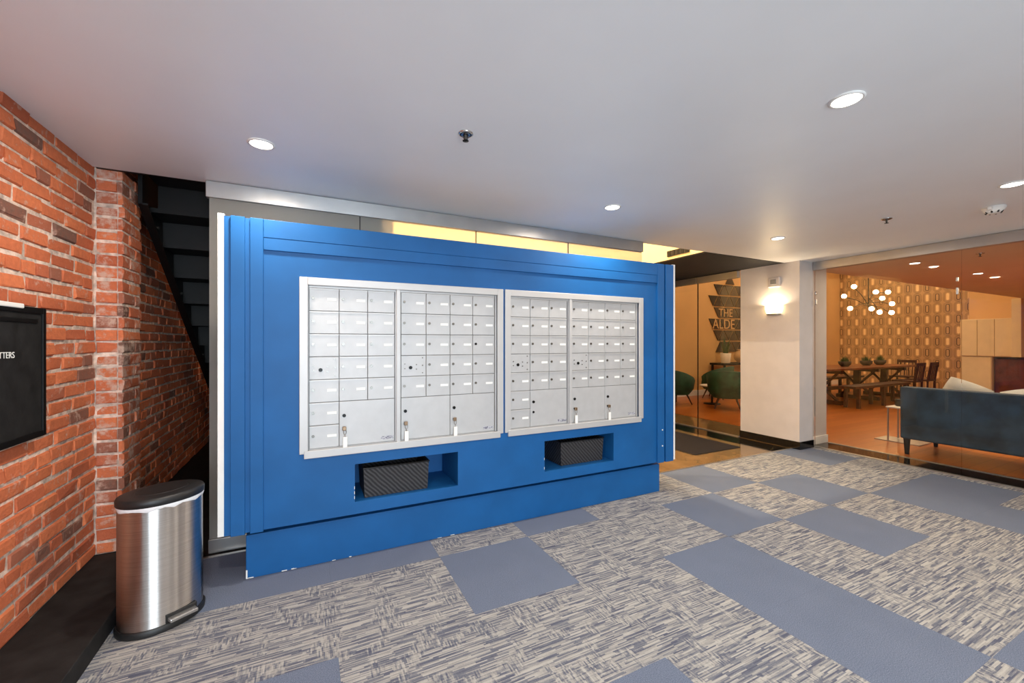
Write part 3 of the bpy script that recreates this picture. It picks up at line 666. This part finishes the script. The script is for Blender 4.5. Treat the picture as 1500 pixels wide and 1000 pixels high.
ct = thing('side_table', 'slim metal side table beside the sofa', 'side table', (7.1, 2.72, 0))
B(7.0, 7.34, 2.46, 2.93, 0, .012).build('base_plate', 'steel_rail', ct)
for x in (7.03, 7.31): MB().tube([(x, 2.79, .012), (x, 2.79, .45)], .010, 8).build('post', 'steel_rail', ct)
MB().bbox(6.99, 7.35, 2.44, 2.80, .45, .468, .003).build('table_top', 'cushion_cloth', ct)
bo = thing('small_pot', 'small black pot on the slim side table', 'pot', (7.15, 2.72, .468))
MB().lathe([(.03, .0), (.045, .02), (.045, .07), (.036, .085)], (7.15, 2.72, .469), 16).build('pot_body', 'black_plastic', bo); MB().lathe([(.046, .085), (.046, .093), (0, .095)], (7.15, 2.72, .469), 16).build('pot_rim', 'black_plastic', bo)
# dining table, benches, chairs
TX0, TX1, TYc = 9.5, 13.5, 5.22
dt = thing('dining_table', 'long dark wood trestle dining table in front of the patterned wall', 'table', ((TX0 + TX1) / 2, TYc, 0))
for k in range(5): MB().bbox(TX0, TX1, TYc - .475 + .19 * k + .002, TYc - .475 + .19 * (k + 1) - .002, .735, .775, .003).build('plank', 'walnut', dt)
for x in (10.15, 11.68, 12.95):
    MB().bbox(x - .045, x + .045, TYc - .42, TYc + .42, 0, .08, .006).build('trestle_foot', 'dark_wood', dt)
    MB().bbox(x - .045, x + .045, TYc - .42, TYc + .42, .655, .735, .006).build('trestle_head', 'dark_wood', dt)
    MB().bbox(x - .05, x + .05, TYc - .06, TYc + .06, .081, .654, .006).build('post', 'dark_wood', dt)
    for s in (-1, 1): 
        MB().tube([(x, TYc + s * .05, .36), (x, TYc + s * .33, .66)], .032, 4).build('brace', 'dark_wood', dt); MB().tube([(x, TYc + s * .05, .34), (x, TYc + s * .33, .08)], .032, 4).build('brace', 'dark_wood', dt)
MB().bbox(10.21, 12.89, TYc - .03, TYc + .03, .26, .34, .004).build('stretcher', 'dark_wood', dt)
bn = thing('bench', 'long dark wood bench behind the dining table', 'bench', (11.5, 5.95, 0))
MB().bbox(9.6, 13.3, 5.78, 6.12, .40, .45, .004).build('seat', 'dark_wood', bn)
for x in (9.8, 11.0, 12.2, 13.1):
    for y in (5.82, 6.06): MB().bbox(x - .035, x + .035, y - .025, y + .025, 0, .40, .003).build('leg', 'dark_wood', bn)
MB().bbox(9.7, 13.2, 5.93, 5.97, .14, .20, .003).build('stretcher', 'dark_wood', bn)
b2 = thing('bench', 'dark wood bench on the sofa side of the dining table', 'bench', (10.9, 4.5, 0))
MB().bbox(9.7, 12.0, 4.36, 4.66, .40, .45, .004).build('seat', 'dark_wood', b2)
for x in (9.9, 10.9, 11.85):
    for y in (4.40, 4.62): MB().bbox(x - .035, x + .035, y - .025, y + .025, 0, .40, .003).build('leg', 'dark_wood', b2)
def dchair(x, y, rz, lab):
    c = thing('dining_chair', lab, 'chair', (x, y, 0), R(rz))
    MB().bbox(-.21, .21, -.21, .21, .43, .465, .005).build('seat', 'dark_wood', c, z3)
    for sx in (-1, 1):
        MB().tube([(sx * .18, .18, .43), (sx * .19, .19, 0)], [.022, .016], 8).build('leg', 'dark_wood', c, z3)
        MB().tube([(sx * .18, -.18, 0), (sx * .18, -.19, .45), (sx * .18, -.25, .86)], [.016, .022, .018], 8).build('back_post', 'dark_wood', c, z3)
    MB().bbox(-.19, .19, -.262, -.238, .80, .87, .004).build('top_rail', 'dark_wood', c, z3)
    for k in range(4): MB().tube([(-.12 + .08 * k, -.20, .465), (-.12 + .08 * k, -.247, .80)], .011, 6).build('slat', 'dark_wood', c, z3)
dchair(12.35, 4.55, 0, 'slat back wooden chair next to the bench at the dining table'); dchair(13.0, 4.55, 0, 'slat back wooden chair at the corner of the dining table'); dchair(13.85, 5.2, 90, 'slat back wooden chair at the end of the dining table')
for x, y, l in ((11.1, 5.2, 'bushy potted plant on the table over the middle trestle'), (12.05, 5.2, 'bushy potted plant in the middle of the three on the table'), (12.7, 5.2, 'bushy potted plant nearest the table end with the chairs')):
    p_ = thing('potted_plant', l, 'plant', (x, y, .775), 0, 'potted plants on the dining table')
    MB().lathe([(.07, 0), (.115, .05), (.125, .11), (.115, .115), (.10, .10), (0, .10)], (x, y, .776), 18).build('pot', 'pot_dark', p_)
    mb = MB(); r = random.Random(int(x * 10))
    for q in range(120):
        a = r.uniform(0, 6.28); e = r.uniform(.1, 1); rr = .13 * e; d = Vector((math.cos(a), math.sin(a), 0)); b0 = Vector((x, y, .875)) + d * .08 * e; tip = Vector((x, y, .89 + r.uniform(.06, .15) * (1.15 - .5 * e))) + d * rr
        s = d.cross(Vector((0, 0, 1))) * .007; mb.add([b0 - s, b0 + s, tip], [(0, 1, 2)])
    o = mb.build('foliage', 'leaf', p_); o['kind'] = 'stuff'
# chandelier
cx, cy, cz = 12.15, 5.2, 2.26
ch = thing('chandelier', 'branching chandelier with glowing globe bulbs over the dining table', 'chandelier', (cx, cy, 4.2))
MB().tube([(cx, cy, 4.2), (cx, cy, cz - .1)], .012, 8).build('stem', 'black_steel', ch); MB().lathe([(.06, -.001), (.06, -.02), (.02, -.03)], (cx, cy, 4.2), 16).build('canopy', 'black_steel', ch)
for du, dz in ((-24, 32), (-33, 17), (-26, -3), (3, 23), (12, 13), (-3, -4), (15, -9), (27, -10), (31, 24), (36, 5)):
    k = 10.05 / 609; q = Vector((cx + du * k * .95, cy - du * k * .42 + random.uniform(-.12, .12), cz + (dz - 6) * k * .9)); hub = Vector((cx, cy, cz + random.uniform(-.08, .2)))
    mid = (hub + q) / 2 + Vector((0, 0, .04)); MB().tube([hub, mid, q], .008, 6).build('arm', 'black_steel', ch); MB().lathe([(.02, -.03), (.022, .0)], q, 10).build('socket', 'black_steel', ch)
    g = bpy.data.meshes.new('bulb'); bm = bmesh.new(); bmesh.ops.create_uvsphere(bm, u_segments=14, v_segments=8, radius=.052); bm.to_mesh(g); bm.free(); g.polygons.foreach_set('use_smooth', [True] * len(g.polygons)); g.materials.append(M['warm_bulb'])
    inst(g, 'bulb', None, ch, q - origin(ch) + Vector((0, 0, .02)))
# kitchen cabinets on the far wall
kc = thing('upper_cabinet', 'white panelled kitchen cabinet run on the far tan wall', 'cabinet', (15.0, 3.8, .98))
B(14.75, 15.318, 3.53, 4.40, .985, 1.90).build('body', 'cream_paint', kc)
for k in range(3): MB().bbox(14.725, 14.749, 4.395 - .288 * (k + 1), 4.395 - .288 * k - .008, 1.0, 1.885, .004).build('cabinet_door', 'cream_paint', kc)
kb = thing('base_cabinet', 'cream base cabinet end panel below the white cabinet run', 'cabinet', (15.0, 4.15, 0))
B(14.78, 15.318, 3.87, 4.40, 0, .98).build('body', 'cream_paint', kb); MB().bbox(14.755, 14.779, 3.88, 4.39, .09, .97, .004).build('cabinet_door', 'cream_paint', kb)
ki = thing('base_cabinet', 'dark red brown wooden cabinet below the white cabinet run', 'cabinet', (15.0, 3.0, 0))
B(14.9, 15.318, 2.2, 3.86, 0, .94).build('body', 'red_wood', ki)
for k in range(3): MB().bbox(14.876, 14.899, 2.22 + .545 * k, 2.22 + .545 * k + .535, .06, .92, .004).build('cabinet_door', 'red_wood', ki)
kp = tag(MB().bbox(14.6, 15.318, 3.37, 3.52, .985, 2.335, .006).build('tall_panel', 'cream_paint'), 'tall cream panel standing at the end of the kitchen cabinet run', 'panel')
# seating seen through the glass doors
def armchair(x, y, rz, lab):
    c = thing('armchair', lab, 'armchair', (x, y, 0), R(rz)); n = 24; rings = []
    def shell(off):
        out = []
        for i in range(n + 1):
            a = R(-35 + 250 * i / n); k = math.sin(max(0, min(1, i / n)) * math.pi); out.append((a, .30 + .52 * 0 + (.22 + .24 * k ** .7)))
        return out
    prof = shell(0); vo = []; fo = []
    for a, h in prof:
        for r, z in ((.27, .22), (.36, .34), (.39, h), (.35, h + .015), (.31, h - .01), (.28, .36)): vo.append((r * math.cos(a), r * math.sin(a), z))
    for i in range(n):
        for j in range(5): fo.append((i * 6 + j, (i + 1) * 6 + j, (i + 1) * 6 + j + 1, i * 6 + j + 1))
    MB().add(vo, fo + [tuple(range(6)), tuple(range(n * 6, n * 6 + 6))[::-1]], True).build('shell', 'green_velvet', c, z3)
    MB().lathe([(.10, .21), (.27, .22), (.32, .30), (.315, .40), (.27, .425), (0, .43)], (0, 0, 0), 24).build('seat', 'green_velvet', c, z3)
    for sx in (-1, 1):
        for sy in (-1, 1): MB().tube([(sx * .15, sy * .15, .23), (sx * .23, sy * .23, 0)], [.02, .011], 8).build('leg', 'dark_wood', c, z3)
armchair(7.15, 6.5, 85, 'green velvet tub chair near the hall side of the lounge'); armchair(7.6, 5.6, 127, 'green velvet tub chair with its back to the glass doors'); armchair(8.75, 6.75, 200, 'green velvet tub chair by the console under the wall art')
cf = thing('coffee_table', 'low round white coffee table among the green chairs', 'table', (7.85, 6.15, 0))
MB().lathe([(.0, .38), (.24, .38), (.25, .39), (.25, .40), (.24, .41), (0, .41)], (7.85, 6.15, 0), 28).build('table_top', 'cushion_cloth', cf); MB().tube([(7.85, 6.15, .02), (7.85, 6.15, .385)], .02, 10).build('stem', 'black_steel', cf); MB().lathe([(.17, 0), (.17, .012), (.03, .025)], (7.85, 6.15, 0), 24).build('foot', 'black_steel', cf)
cs = thing('console', 'dark console table against the back wall under the wall art', 'console', (10.2, 7.1, 0))
MB().bbox(9.2, 11.2, 6.86, 7.28, .76, .81, .004).build('table_top', 'black_steel', cs)
for x in (9.24, 11.12):
    for y in (6.88, 7.22): B(x, x + .04, y, y + .04, 0, .76).build('leg', 'black_steel', cs)
sp = thing('snake_plant', 'snake plant with upright leaves in a white pot on the console', 'plant', (9.5, 7.05, .81))
MB().lathe([(.10, 0), (.13, .24), (.12, .245), (.11, .20), (0, .20)], (9.5, 7.05, .811), 20).build('pot', 'pot_white', sp)
rng = random.Random(9)
for q in range(9):
    a = rng.uniform(0, 6.28); d = Vector((math.cos(a), math.sin(a), 0)); p0 = Vector((9.5, 7.05, 1.0)) + d * .05; h = rng.uniform(.28, .5); s = d.cross(Vector((0, 0, 1))); mb = MB(); pts = []
    for k in range(5): f_ = k / 4; c = p0 + d * (.10 * f_ * f_) + Vector((0, 0, h * f_)); wd = .030 * (1 - f_ ** 3) * (.7 + .6 * f_) + .001; pts += [c - s * wd, c + d * .006, c + s * wd]
    mb.add(pts, [(k * 3 + j, k * 3 + j + 1, k * 3 + j + 4, k * 3 + j + 3) for k in range(4) for j in range(2)], True).build('leaf', 'leaf', sp)
vz = thing('round_vase', 'round tan vase on the console beside the snake plant', 'vase', (10.05, 7.05, .81))
MB().lathe([(.05, 0), (.13, .08), (.15, .16), (.11, .26), (.05, .30), (.055, .33)], (10.05, 7.05, .811), 22).build('vase_body', 'letter_tan', vz); MB().tube([(10.05 + .055 * math.cos(a * .4488), 7.05 + .055 * math.sin(a * .4488), 1.141) for a in range(15)], .008, 6, False).build('vase_rim', 'letter_tan', vz)
# wall art: rows of triangles and lettering
wa = thing('wall_art', 'wall art of dark triangles and tan lettering on the back wall', 'wall art', (9.9, 7.32, 1.1))
side, rh, pz = .34, .265, .297; ztop = 2.83
def tri(x, z, up):
    P = [(x, z), (x + side, z), (x + side / 2, z + rh)] if up else [(x, z + rh), (x + side / 2, z), (x + side, z + rh)]
    MB().prism(P, 7.300, 7.3195, 'y').build('triangle', 'art_brown', wa)
for r, (xs0, first) in enumerate(((9.40, 0), (9.20, 0), (9.40, 0), (9.21, 0), (9.38, 0), (9.47, 1))):
    z = ztop - pz * r - rh
    for k in range(9 - (r in (0, 2, 4, 5))): tri(xs0 + k * .205, z, (k + first) % 2 == 1)
tri(9.85, ztop + .03, True)
text('THE', .30, 'letter_tan', wa, (9.56, 7.296, ztop - pz * 2 - rh + .03), (R(90), 0, 0), ext=.004)
text('ALDE', .36, 'letter_tan', wa, (9.33, 7.296, ztop - pz * 3 - rh + .01), (R(90), 0, 0), ext=.004)
# repeats of one kind carry a group phrase
GROUPS = {'key': 'keys with tags in the parcel doors', 'storage_basket': 'black baskets in the cabinet niches', 'mailbox_unit': 'mailbox banks in the blue cabinet', 'armchair': 'green tub chairs of the lounge',
          'dining_chair': 'slat back chairs at the dining table', 'bench': 'benches at the dining table', 'sprinkler_head': 'ceiling sprinkler heads', 'pillow': 'throw pillows on the sofa', 'base_cabinet': 'kitchen base cabinets'}
for o in sc.objects:
    k = o.name.split('.')[0]
    if o.parent is None and k in GROUPS and 'label' in o: o['group'] = GROUPS[k]
